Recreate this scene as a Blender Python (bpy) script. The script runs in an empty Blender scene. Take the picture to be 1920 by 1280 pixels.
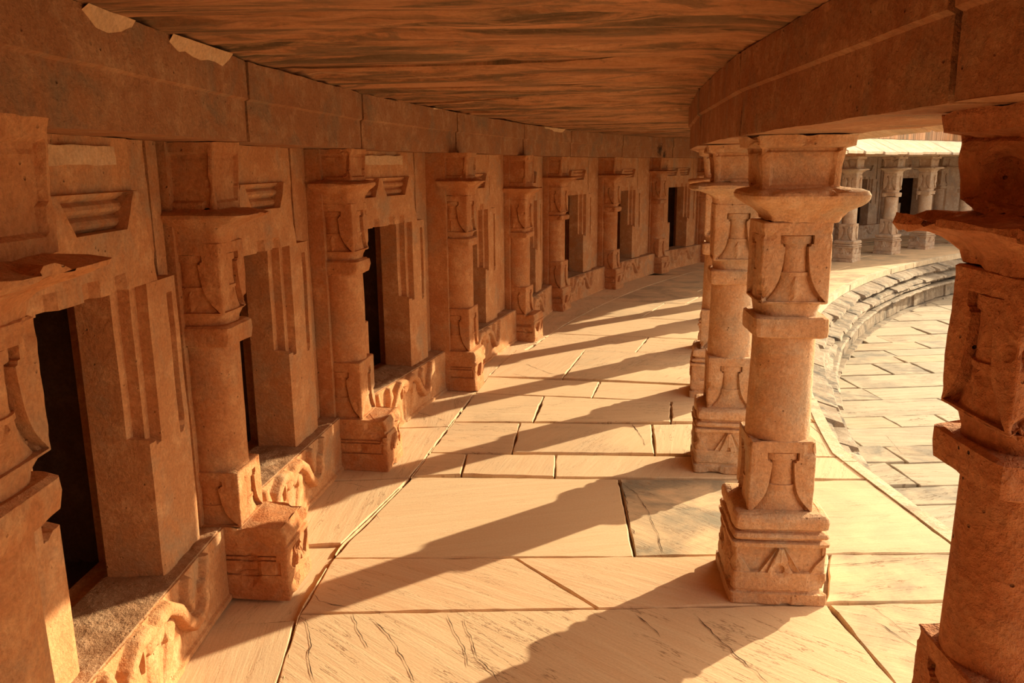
import bpy, bmesh, math, random
from mathutils import Vector, Matrix, noise
random.seed(7)
PI = math.pi
D = bpy.data
COL = bpy.context.scene.collection
S = bpy.context.scene

# ------------------------------------------------------------------ ring plan
CX, CY = 17.965, 0.151
A0, DA = 0.0707, 0.0854
def ang(k): return A0 + DA * k
def er(k):
    a = ang(k); return Vector((-math.cos(a), math.sin(a), 0))
def ft(k):                       # forward tangent (away from camera)
    a = ang(k); return Vector((math.sin(a), math.cos(a), 0))
def P(r, k, z=0.0):
    e = er(k); return Vector((CX + e.x * r, CY + e.y * r, z))
def kerb_r(k):                       # the kerb: straight along x = 2.10 near the viewer, then round
    return min(16.37, (CX - 2.10) / math.cos(ang(k))) if k < 3 else 16.37
def yaw(k):                      # object yaw whose local +x points outward (to the cell wall)
    e = er(k); return math.atan2(e.y, e.x)

# ------------------------------------------------------------------ helpers
def tag(o, label=None, cat=None, group=None, kind=None):
    if label: o['label'] = label
    if cat: o['category'] = cat
    if group: o['group'] = group
    if kind or label: o['kind'] = kind or 'thing'
    return o
def empty(name, loc, rz=0.0):
    o = D.objects.new(name, None); COL.objects.link(o)
    o.location = loc; o.rotation_euler = (0, 0, rz); o.empty_display_size = 0.1
    return o
def mk(name, bm, mat, parent=None, smooth=False, sharp=None):
    bmesh.ops.recalc_face_normals(bm, faces=bm.faces)
    me = D.meshes.new(name); bm.to_mesh(me); bm.free()
    me.materials.append(mat)
    if smooth:
        for p in me.polygons: p.use_smooth = True
        if sharp: me.set_sharp_from_angle(angle=math.radians(sharp))
    o = D.objects.new(name, me); COL.objects.link(o)
    if parent: o.parent = parent
    return o
def copy_tree(o, parent=None):
    c = o.copy(); COL.objects.link(c)
    c.parent = parent
    for ch in list(o.children): copy_tree(ch, c)
    return c
def rough(bm, amp, sc, seed=0.0, amp2=0.0, sc2=30.0):
    bm.normal_update()
    off = Vector((seed * 3.1, seed * 1.7, seed * 5.3))
    mv = []
    for v in bm.verts:
        q = v.co * sc + off
        d = noise.noise(q) * amp
        if amp2: d += noise.noise(v.co * sc2 + off) * amp2
        mv.append((v, v.normal * d))
    for v, d in mv: v.co += d
def chip(bm, seed, amp=0.02, sc=9.0, th=0.25, edge=None):
    """knock random bites out of a mesh: vertices move inward where the noise is high"""
    bm.normal_update()
    off = Vector((seed * 7.3, seed * 2.9, seed))
    for v, n in [(v, v.normal.copy()) for v in bm.verts]:
        q = noise.noise(v.co * sc + off)
        if edge and abs(v.co.x) + abs(v.co.y) < edge: continue
        if q > th: v.co -= n * amp * min(1.0, (q - th) * 4)
def box(bm, x0, x1, y0, y1, z0, z1, sub=0.0, M=None):
    """box, subdivided so that its cells are about `sub` long"""
    d = [(x0, x1), (y0, y1), (z0, z1)]
    n = [max(1, int(round((b - a) / sub))) if sub else 1 for a, b in d]
    cache = {}
    def vert(i, j, k):
        key = (i, j, k)
        if key not in cache:
            c = Vector((x0 + (x1 - x0) * i / n[0], y0 + (y1 - y0) * j / n[1], z0 + (z1 - z0) * k / n[2]))
            if M: c = M @ c
            cache[key] = bm.verts.new(c)
        return cache[key]
    def face(a, b, c, d_): bm.faces.new((vert(*a), vert(*b), vert(*c), vert(*d_)))
    for i in range(n[0]):
        for j in range(n[1]):
            for k in (0, n[2]): face((i, j, k), (i + 1, j, k), (i + 1, j + 1, k), (i, j + 1, k))
    for i in range(n[0]):
        for k in range(n[2]):
            for j in (0, n[1]): face((i, j, k), (i + 1, j, k), (i + 1, j, k + 1), (i, j, k + 1))
    for j in range(n[1]):
        for k in range(n[2]):
            for i in (0, n[0]): face((i, j, k), (i, j + 1, k), (i, j + 1, k + 1), (i, j, k + 1))
def loft(bm, rows, M=10, depth=None, cx=0.0):
    """rows: (z, half width x, half width y, exponent); exponent 2 is a circle, 14 a square with worn corners.
    depth(face, u, z) carves the faces; face 0 = +x, 1 = +y, 2 = -x, 3 = -y."""
    rings = []
    us = [-1 + 2 * i / M for i in range(M)]
    carve = depth if isinstance(depth, Carve) else None
    if carve: M = carve.M
    for (z, hx, hy, p) in rows:
        ring = []
        for f in range(4):
            lst = carve.row(z, f) if carve else [(u, 0) for u in us]
            for u, dcar in lst:
                th = f * PI / 2 + math.atan(u)
                c, s = math.cos(th), math.sin(th)
                r = (abs(c) ** p + abs(s) ** p) ** (-1.0 / p)
                x, y = r * c * hx, r * s * hy
                if depth:
                    d = dcar if carve else depth(f, u, z)
                    if d:
                        nx, ny = ((1, 0), (0, 1), (-1, 0), (0, -1))[f]
                        x -= nx * d; y -= ny * d
                ring.append(bm.verts.new((x + cx, y, z)))
        rings.append(ring)
    N = 4 * M
    for a, b in zip(rings, rings[1:]):
        for i in range(N):
            bm.faces.new((a[i], a[(i + 1) % N], b[(i + 1) % N], b[i]))
    bm.faces.new(list(reversed(rings[0]))); bm.faces.new(rings[-1])
class Carve:
    """relief whose grid follows its own contours: row(z, face) -> M pairs (u, depth) from u = -1 up to (not including) 1"""
    def __init__(s, half, M): s.half = half; s.M = M
    def row(s, z, f):
        h = s.half(z, f)            # (u, depth) from the centre outwards, last one at u = 1
        left = [(-u, d) for u, d in reversed(h)]
        return (left + h[1:])[:-1]
def sm(a, b, x):
    t = max(0.0, min(1.0, (x - a) / (b - a))); return t * t * (3 - 2 * t)
def interp(pts, x):
    if x <= pts[0][0]: return pts[0][1]
    for (a, va), (b, vb) in zip(pts, pts[1:]):
        if x <= b: return va + (vb - va) * (x - a) / (b - a)
    return pts[-1][1]

# ------------------------------------------------------------------ materials
def nd(nt, t, **kw):
    n = nt.nodes.new(t)
    for k, v in kw.items(): setattr(n, k, v)
    return n
def ramp(nt, fac, stops):
    r = nd(nt, 'ShaderNodeValToRGB'); e = r.color_ramp.elements
    e[0].position, e[0].color = stops[0][0], stops[0][1]
    e[1].position, e[1].color = stops[-1][0], stops[-1][1]
    for p, c in stops[1:-1]:
        q = e.new(p); q.color = c
    nt.links.new(fac, r.inputs[0]); return r.outputs[0]
def g(v): return (v, v, v, 1)
def noi(nt, vec, scale, detail=6, rough_=0.55, dist=0.0):
    n = nd(nt, 'ShaderNodeTexNoise'); n.inputs['Scale'].default_value = scale
    n.inputs['Detail'].default_value = detail; n.inputs['Roughness'].default_value = rough_
    n.inputs['Distortion'].default_value = dist
    nt.links.new(vec, n.inputs['Vector']); return n.outputs['Fac']
def mix(nt, fac, a, b, mode='MIX'):
    m = nd(nt, 'ShaderNodeMix', data_type='RGBA', blend_type=mode)
    if isinstance(fac, (int, float)): m.inputs['Factor'].default_value = fac
    else: nt.links.new(fac, m.inputs['Factor'])
    for s_, v in (('A', a), ('B', b)):
        i = [q for q in m.inputs if q.name == s_ and q.type == 'RGBA'][0]
        if isinstance(v, tuple): i.default_value = v
        else: nt.links.new(v, i)
    return [q for q in m.outputs if q.type == 'RGBA'][0]
def math_(nt, op, a, b=None, clamp=False):
    m = nd(nt, 'ShaderNodeMath', operation=op, use_clamp=clamp)
    for i, v in enumerate((a, b)):
        if v is None: continue
        if isinstance(v, (int, float)): m.inputs[i].default_value = v
        else: nt.links.new(v, m.inputs[i])
    return m.outputs[0]
def newmat(name):
    m = D.materials.new(name); m.use_nodes = True; nt = m.node_tree
    nt.nodes.clear()
    out = nd(nt, 'ShaderNodeOutputMaterial'); b = nd(nt, 'ShaderNodeBsdfPrincipled')
    nt.links.new(b.outputs[0], out.inputs[0]); b.inputs['Roughness'].default_value = 0.92
    b.inputs['Specular IOR Level'].default_value = 0.18
    return m, nt, b
def bump(nt, b, h, strength, dist):
    bp = nd(nt, 'ShaderNodeBump'); bp.inputs['Strength'].default_value = strength
    bp.inputs['Distance'].default_value = dist
    nt.links.new(h, bp.inputs['Height']); nt.links.new(bp.outputs[0], b.inputs['Normal'])

def stone(name, base, dark, pale, grey, grey_amt=0.35, bstr=0.6, pits=True, fine=90.0, soot_and_hole=()):
    m, nt, b = newmat(name)
    pos = nd(nt, 'ShaderNodeNewGeometry').outputs['Position']
    n1 = noi(nt, pos, 2.3, 5, 0.6, 0.3); n2 = noi(nt, pos, 9.0, 6, 0.65); n3 = noi(nt, pos, fine, 4, 0.7)
    n4 = noi(nt, pos, 3.7, 7, 0.7, 0.5)
    col = mix(nt, ramp(nt, n1, [(0.36, g(0)), (0.66, g(1))]), base, dark)
    col = mix(nt, ramp(nt, n2, [(0.48, g(0)), (0.66, g(0.8))]), col, pale)
    n5 = noi(nt, pos, 28.0, 5, 0.7)
    col = mix(nt, ramp(nt, n5, [(0.36, g(.6)), (0.56, g(0))]), col, dark)
    gf = ramp(nt, n4, [(0.5, g(0)), (0.68, g(grey_amt))])
    col = mix(nt, gf, col, grey)
    col = mix(nt, 0.5, col, ramp(nt, n3, [(0.34, g(0.5)), (0.62, g(1.0))]), 'MULTIPLY')
    hgt = math_(nt, 'ADD', math_(nt, 'MULTIPLY', n2, 0.7), math_(nt, 'MULTIPLY', n3, 0.35))
    if pits:
        v = nd(nt, 'ShaderNodeTexVoronoi'); v.inputs['Scale'].default_value = 38.0
        nt.links.new(pos, v.inputs['Vector'])
        pk = ramp(nt, v.outputs['Distance'], [(0.0, g(1)), (0.16, g(0))])
        msk = ramp(nt, noi(nt, pos, 14, 3), [(0.55, g(0)), (0.63, g(1))])
        pit = math_(nt, 'MULTIPLY', pk, msk)
        hgt = math_(nt, 'SUBTRACT', hgt, math_(nt, 'MULTIPLY', pit, 0.7))
        col = mix(nt, math_(nt, 'MULTIPLY', pit, 0.45), col, (0.13, 0.06, 0.03, 1))
    for (p_, r_) in soot_and_hole:
        ds = nd(nt, 'ShaderNodeVectorMath', operation='DISTANCE'); nt.links.new(pos, ds.inputs[0]); ds.inputs[1].default_value = p_
        q = math_(nt, 'ADD', ds.outputs['Value'], math_(nt, 'MULTIPLY', math_(nt, 'SUBTRACT', n5, .5), r_ * 1.6))
        col = mix(nt, ramp(nt, math_(nt, 'DIVIDE', q, r_), [(0.45, g(.93)), (1.0, g(0))]), col, (0.02, 0.015, 0.012, 1))
    nt.links.new(col, b.inputs['Base Color'])
    bump(nt, b, hgt, bstr, 0.016)
    return m
def c3(r, g_, b_): return (r, g_, b_, 1)
M_PIL = stone('red_sandstone', c3(.62, .29, .122), c3(.49, .188, .070), c3(.73, .40, .19), c3(.42, .28, .165), .6, 1.0)
M_COL = stone('weathered_sandstone', c3(.70, .45, .27), c3(.62, .34, .17), c3(.78, .57, .38), c3(.44, .36, .26), .75, 1.0)
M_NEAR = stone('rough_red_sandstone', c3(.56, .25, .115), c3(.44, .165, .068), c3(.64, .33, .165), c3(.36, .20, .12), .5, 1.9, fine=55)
M_FAR = stone('weathered_daylit_sandstone', c3(.60, .46, .33), c3(.52, .34, .22), c3(.72, .60, .46), c3(.34, .31, .27), .6, .5)  # grey weathering, with the far wing's daylight paleness put into the colour
M_BEAM = stone('dusty_sandstone', c3(.45, .225, .11), c3(.37, .155, .068), c3(.56, .33, .18), c3(.26, .19, .125), .75, 1.1, soot_and_hole=(((2.90, 11.65, 1.80), .13), ((3.02, 11.8, 1.72), .10), ((.02, 6.25, 1.73), .09)))  # soot marks, and last a spot painting the dark inside a hole
M_WALL = stone('plain_sandstone', c3(.65, .325, .145), c3(.53, .225, .09), c3(.77, .44, .22), c3(.43, .30, .185), .7, .9)
M_PLASTER = stone('lime_mortar', c3(.74, .48, .28), c3(.62, .38, .20), c3(.82, .60, .38), c3(.5, .4, .3), .2, .4)

def slab_mat(name, base, warm, pale, grey, streak=1.0, rough_top=False):
    """flagstones: every slab has its own turn of the UV map (grain) and its own tint attribute"""
    m, nt, b = newmat(name)
    uv = nd(nt, 'ShaderNodeTexCoord').outputs['UV']
    mp = nd(nt, 'ShaderNodeMapping'); nt.links.new(uv, mp.inputs[0]); mp.inputs['Scale'].default_value = (1.2, 13, 1)
    pos = nd(nt, 'ShaderNodeNewGeometry').outputs['Position']
    at = nd(nt, 'ShaderNodeAttribute'); at.attribute_name = 'tint'
    sp = nd(nt, 'ShaderNodeSeparateColor'); nt.links.new(at.outputs['Color'], sp.inputs[0])
    s1 = noi(nt, mp.outputs[0], 1.6, 8, 0.62, 0.35); s2 = noi(nt, mp.outputs[0], 6.0, 6, 0.7, 0.8)
    n1 = noi(nt, pos, 3.2, 6, 0.6, 0.4); n2 = noi(nt, pos, 110, 3, 0.6); n3 = noi(nt, pos, 1.1, 3, 0.5)
    col = mix(nt, sp.outputs[0], base, warm)
    col = mix(nt, ramp(nt, s1, [(0.38, g(0)), (0.68, g(0.6))]), col, pale)
    col = mix(nt, math_(nt, 'MULTIPLY', ramp(nt, n1, [(0.38, g(0)), (0.62, g(1))]), sp.outputs[1]), col, grey)
    col = mix(nt, math_(nt, 'MULTIPLY', ramp(nt, s2, [(0.56, g(0)), (0.72, g(1))]), 0.28), col, warm)
    col = mix(nt, 0.22, col, ramp(nt, n2, [(0.3, g(0.6)), (0.65, g(1.0))]), 'MULTIPLY')
    # hairline cleavage cracks that follow the grain
    mp2 = nd(nt, 'ShaderNodeMapping'); nt.links.new(uv, mp2.inputs[0]); mp2.inputs['Scale'].default_value = (.55, 4.2, 1)
    w = nd(nt, 'ShaderNodeTexNoise'); w.inputs['Scale'].default_value = 2.4; w.inputs['Detail'].default_value = 8
    w.inputs['Roughness'].default_value = .6
    nt.links.new(mp2.outputs[0], w.inputs['Vector'])
    line = math_(nt, 'ABSOLUTE', math_(nt, 'SUBTRACT', w.outputs['Fac'], 0.5))
    crk = ramp(nt, line, [(0.0, g(1)), (0.008, g(0))])
    cm = math_(nt, 'MULTIPLY', crk, math_(nt, 'MULTIPLY', ramp(nt, n1, [(0.44, g(0)), (0.52, g(1))]), sp.outputs[2]))
    col = mix(nt, math_(nt, 'MULTIPLY', cm, 0.85), col, (0.20, 0.09, 0.04, 1))
    nt.links.new(col, b.inputs['Base Color'])
    h = math_(nt, 'ADD', math_(nt, 'MULTIPLY', s1, 0.8), math_(nt, 'MULTIPLY', s2, 0.35))
    h = math_(nt, 'ADD', h, math_(nt, 'MULTIPLY', n2, 0.12))
    h = math_(nt, 'SUBTRACT', h, math_(nt, 'MULTIPLY', cm, 1.4))
    bump(nt, b, h, 0.55 * streak, 0.012)
    b.inputs['Roughness'].default_value = 0.85
    return m
M_FLOOR = slab_mat('walkway_flagstone', c3(.71, .495, .295), c3(.70, .435, .25), c3(.76, .56, .35), c3(.29, .245, .175), .55)
M_COURT = slab_mat('courtyard_flagstone', c3(.45, .355, .245), c3(.48, .33, .20), c3(.56, .47, .34), c3(.20, .18, .145), 1.2)
M_SOIL = stone('joint_dirt', c3(.30, .17, .085), c3(.22, .12, .06), c3(.4, .25, .13), c3(.25, .2, .15), .3, .4)

M_SILL = stone('pitted_threshold_stone', c3(.50, .28, .15), c3(.38, .19, .09), c3(.62, .40, .24), c3(.34, .19, .11), .4, 1.2)
def ceiling_mat():
    m, nt, b = newmat('layered_ceiling_sandstone')
    uv = nd(nt, 'ShaderNodeTexCoord').outputs['UV']
    mp = nd(nt, 'ShaderNodeMapping'); nt.links.new(uv, mp.inputs[0]); mp.inputs['Scale'].default_value = (0.75, 4.6, 1)
    mq = nd(nt, 'ShaderNodeMapping'); nt.links.new(uv, mq.inputs[0]); mq.inputs['Scale'].default_value = (1.5, 14, 1)
    s1 = noi(nt, mp.outputs[0], 1.2, 11, 0.68, 1.5); s2 = noi(nt, mq.outputs[0], 0.9, 9, 0.72, 1.0)
    pos = nd(nt, 'ShaderNodeNewGeometry').outputs['Position']
    n2 = noi(nt, mp.outputs[0], 0.8, 5)
    col = ramp(nt, s1, [(0.30, c3(.26, .13, .065)), (0.42, c3(.46, .22, .105)), (0.50, c3(.58, .285, .14)), (0.58, c3(.60, .30, .15)), (0.68, c3(.74, .46, .26))])
    dk = ramp(nt, s2, [(0.44, g(0)), (0.56, g(1))])
    col = mix(nt, math_(nt, 'MULTIPLY', dk, ramp(nt, n2, [(0.44, g(0)), (0.54, g(.9))])), col, (0.13, 0.09, 0.05, 1))
    nt.links.new(col, b.inputs['Base Color'])
    mr = nd(nt, 'ShaderNodeMapping'); nt.links.new(uv, mr.inputs[0]); mr.inputs['Scale'].default_value = (1.1, 3.0, 1); mr.inputs['Location'].default_value = (3, 7, 0)
    s3 = noi(nt, mr.outputs[0], 1.5, 9, 0.7, 2.2); s4 = noi(nt, pos, 60, 4, 0.7)
    col = mix(nt, ramp(nt, s3, [(0.52, g(0)), (0.60, g(.75))]), col, (0.24, 0.15, 0.085, 1))
    col = mix(nt, ramp(nt, s3, [(0.36, g(.5)), (0.44, g(0))]), col, (0.66, 0.36, 0.18, 1))
    col = mix(nt, 0.35, col, ramp(nt, s4, [(0.34, g(0.6)), (0.62, g(1.0))]), 'MULTIPLY')
    b.inputs['Base Color'].default_value = (1, 1, 1, 1); nt.links.new(col, b.inputs['Base Color'])
    h = math_(nt, 'ADD', math_(nt, 'MULTIPLY', s1, 1.0), math_(nt, 'MULTIPLY', s2, 0.55))
    h = math_(nt, 'ADD', h, math_(nt, 'MULTIPLY', s3, 0.6))
    st = nd(nt, 'ShaderNodeMath', operation='SNAP'); st.inputs[1].default_value = 0.06
    nt.links.new(h, st.inputs[0])
    h2 = math_(nt, 'ADD', math_(nt, 'MULTIPLY', st.outputs[0], 0.8), math_(nt, 'MULTIPLY', h, 0.4))
    bump(nt, b, h2, 1.0, 0.05)
    return m
M_CEIL = ceiling_mat()
M_DARK = stone('cell_shade_stone', c3(.10, .05, .028), c3(.07, .035, .02), c3(.13, .07, .04), c3(.12, .09, .07), .4, .4)  # the darkness of the unlit cells is put into this stone colour

# ------------------------------------------------------------------ carved blocks
EDGE = [(0, .96), (.04, .88), (.11, .73), (.17, .62), (.23, .54), (.30, .47), (.38, .42), (.46, .385), (.55, .36), (.66, .335), (.70, .33), (.71, .39), (.735, .40), (.74, .47), (.84, .47), (.843, .47)]
VASE = [(0, .80), (.06, .70), (.14, .55), (.22, .45), (.30, .385), (.345, .36), (.348, .385), (.39, .385), (.393, .31), (.5, .295), (.62, .295), (.735, .315), (.738, .43), (.785, .445), (.83, .43), (.834, .43)]
def vase_carve(H0, H1, rec=.024, drop=False):
    def half(z, f):
        v = (z - H0) / (H1 - H0)
        e_ = interp(EDGE, v); w = min(interp(VASE, v), e_ - .03)
        on = .03 < v < .842
        lip = .737 < v < .834; ring = .347 < v < .391
        out = []
        for q in (0, .12, .24, .4, .55, .7, .82, .92, .98, 1.0):
            d = rec * (1 - (.92 if (lip or ring) else .72) * math.sqrt(max(0, 1 - (q * .97) ** 2)))
            if drop and .05 < v < .31:
                lw = .15 * math.sin(PI * ((v - .05) / .26)) ** .7
                if q * w < lw: d -= .007 * (1 - (q * w / max(lw, .01)) ** 2)
            out.append((w * q, d))
        out += [(w + .006, rec * 1.1), ((w + e_) / 2, rec * 1.1), (e_ - .012, rec * 1.05), (e_ + .004, .0006)]
        out += [(e_ + (1 - e_) * q, 0) for q in (.25, .5, .75, .93, 1.0)]
        if not on: out = [(u, 0) for u, d in out]
        return out
    M = 2 * (10 + 4 + 5 - 1)
    return Carve(half, M)
def zr(a, b, n): return [a + (b - a) * i / n for i in range(n + 1)]
def block_rows(z0, z1, hx, hy, n=36, p=22):
    H = z1 - z0
    vs = [0.012, .028, .032, .346, .3485, .389, .3925, .7, .71, .736, .7395, .832, .8345, .8405, .8435, .95, .988]
    vs += [i / 26 for i in range(1, 26)]
    vs = sorted(vs); vs = [v for a, v in zip([-1] + vs, vs) if v - a > .0014]
    r = [(z0, hx * .96, hy * .96, p)]
    r += [(z0 + H * v, hx, hy, p) for v in vs]
    r.append((z1, hx * .96, hy * .96, p)); return r
def cut_back(bm, x):
    geo = bm.verts[:] + bm.edges[:] + bm.faces[:]
    r = bmesh.ops.bisect_plane(bm, geom=geo, plane_co=(x, 0, 0), plane_no=(1, 0, 0), clear_outer=True)
    ed = [e for e in r['geom_cut'] if isinstance(e, bmesh.types.BMEdge)]
    bmesh.ops.holes_fill(bm, edges=ed)

def base_carve(s, d0=.014):
    """moulded base face: a gable in the middle, leaf at each corner, sunk panels between"""
    def half(z, f):
        z = z / s; t = (z - .125) / .097
        on = 0 < t < 1
        tt = max(0, min(1, t))
        g0 = .07 + .36 * (1 - tt); g1 = g0 * .62
        cr = .80 - .16 * (1 - tt) ** 3 + .17 * sm(.25, .8, tt)
        arch = .07 * math.sqrt(max(0, 1 - (tt / .22) ** 2))
        out = [(0, .004 if arch > .01 else -.012), (max(.012, arch * .6), .004 if arch > .01 else -.011), (max(.03, arch), -.010), (g1 * .7 + .02, -.009), (g1, -.006), (g1 + .012, .006), ((g0 + g1) / 2 + .01, .002), (g0, -.002), (g0 + .015, d0),
               (g0 + (cr - g0) * .3, d0), (g0 + (cr - g0) * .6, d0), (cr - .015, d0), (cr, 0), (cr + (1 - cr) * .5, 0), (cr + (1 - cr) * .85, 0), (1, 0)]
        us = [u for u, d in out]
        for i in range(1, len(us)): us[i] = max(us[i], us[i - 1] + .001)
        us = [u / us[-1] for u in us]
        return [(u, d if on else 0) for u, (q, d) in zip(us, out)]
    return Carve(half, 2 * 15)
def base_rows(h, w):
    """moulded base, height h (about .34), foot half width w"""
    s = h / .34
    prof = [(0, .985), (.004, 1.0), (.042, 1.0), (.046, .93), (.052, .92), (.058, .965)]
    prof += [(.07 + i * .012, .97) for i in range(5)] + [(.1235, .968), (.1255, .945)]
    prof += [(.128 + i * .0065, .945) for i in range(15)]
    prof += [(.2235, .94), (.226, .995), (.240, 1.0), (.243, .87), (.250, .86), (.253, .95), (.262, .985), (.272, .95), (.275, .85), (.282, .84),
             (.286, .90), (.292, .945), (.318, .95), (.330, .93), (.336, .89), (.34, .80)]
    return [(z * s, w * q, w * q, 18) for z, q in prof]

def column_parts(root, mat, seed, ax=.235, acx=0.0, lip=.0, rg=1.0, hb=.345, lb=(.338, .615), sh=(.612, .998), ub=(1.118, 1.402), M=30):
    W = .119
    bm = bmesh.new(); loft(bm, base_rows(hb, .178), 26, base_carve(hb / .34)); rough(bm, .007 * rg, 6, seed, .003 * rg, 26); chip(bm, seed, .014 * rg, 11, .3)
    mk('base', bm, mat, root)
    bm = bmesh.new(); loft(bm, block_rows(lb[0], lb[1], W, W, 40), M, vase_carve(*lb)); rough(bm, .003 * rg, 7, seed + 1, .0012 * rg, 40); chip(bm, seed + 1, .012 * rg, 16, .36, .205)
    mk('lower_vase_block', bm, mat, root)
    bm = bmesh.new()
    zs = zr(sh[0], sh[1], 16)
    loft(bm, [(z, .116 - .006 * (z - sh[0]) / .4, .116 - .006 * (z - sh[0]) / .4, 2.0) for z in zs], 12); rough(bm, .003, 5, seed + 2)
    mk('shaft', bm, mat, root, True, 60)
    bm = bmesh.new()
    loft(bm, [(sh[1] - .002, .118, .118, 9), (sh[1] + .004, .128, .128, 12), (sh[1] + .035, .130, .130, 12), (sh[1] + .068, .129, .129, 12), (sh[1] + .074, .12, .12, 9)], 14)
    rough(bm, .004 * rg, 9, seed + 3, .002 * rg, 30); chip(bm, seed + 3, .02 * rg, 8, .3)
    mk('collar', bm, mat, root)
    bm = bmesh.new()
    loft(bm, [(sh[1] + .072, .107, .107, 3), (sh[1] + .085, .110, .110, 2.6), (ub[0] - .006, .112, .112, 3.4), (ub[0] + .002, .118, .118, 8)], 14); rough(bm, .002, 9, seed)
    mk('neck', bm, mat, root, True, 40)
    bm = bmesh.new(); loft(bm, block_rows(ub[0], ub[1], W, W, 42), M, vase_carve(ub[0], ub[1], .026, True)); rough(bm, .003 * rg, 7, seed + 4, .0012 * rg, 40); chip(bm, seed + 4, .016 * rg, 12, .33, .205)
    mk('upper_vase_block', bm, mat, root)
    # flaring abacus: cove below, thin projecting lip, weathered slope on top
    bm = bmesh.new()
    z0 = ub[1]
    prof = [(0, .98, .0), (.012, 1.0, 0), (.026, 1.02, 0), (.040, 1.12, 0), (.052, 1.28, 0), (.062, 1.48, 0), (.070, 1.70, 0), (.077, 1.86, 0), (.084, 1.92, 0), (.092, 1.90, 0), (.097, 1.72, 0), (.100, 1.4, 0), (.103, 1.12, 0), (.108, 1.0, 0)]
    kx = (ax / W - 1) / .92
    if lip:
        prof = [(0, .98, 0), (.014, 1.03, 0), (.026, 1.14, 0), (.038, 1.30, 0), (.050, 1.50, 0), (.060, 1.68, 0), (.070, 1.82, 0), (.080, 1.90, 0), (.090, 1.92, 0), (.100, 1.86, 0), (.108, 1.66, 0), (.113, 1.3, 0), (.116, 1.02, 0)]
    loft(bm, [(z0 + z - .006 * (.07 < z < .085) * (not lip), W * (1 + (q - 1) * kx), W * (1 + (q - 1) * .75), 12 if q < 1.2 else 8) for z, q, _ in prof], 20, cx=acx)
    rough(bm, .010 * rg, 7, seed + 5, .005 * rg, 24); chip(bm, seed + 5, .022 * rg, 9, .22, .27)
    mk('abacus', bm, mat, root, True, 30)
    bm = bmesh.new()
    T0, T1 = z0 + .105, 1.690
    def td(f, u, z):
        t = (z - T0) / (T1 - T0); a = abs(u)
        if .70 < t < .78: return .018 if a < .86 else 0
        if .08 < t <= .70 and a < .80 - .10 * (1 - t): return .010 + .004 * math.sin(t * 9)
        return 0.0
    rows = []
    for z in zr(T0, T1, 26):
        t = (z - T0) / (T1 - T0)
        w = W * (1.0 + .12 * t ** 2 + (.18 if t > .80 else 0)); rows.append((z, w * 1.12, w, 16))
    loft(bm, rows, 20, td); rough(bm, .006 * rg, 6, seed + 6, .003 * rg, 25); chip(bm, seed + 6, .022 * rg, 8, .28)
    mk('bracket_block', bm, mat, root)

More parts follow.
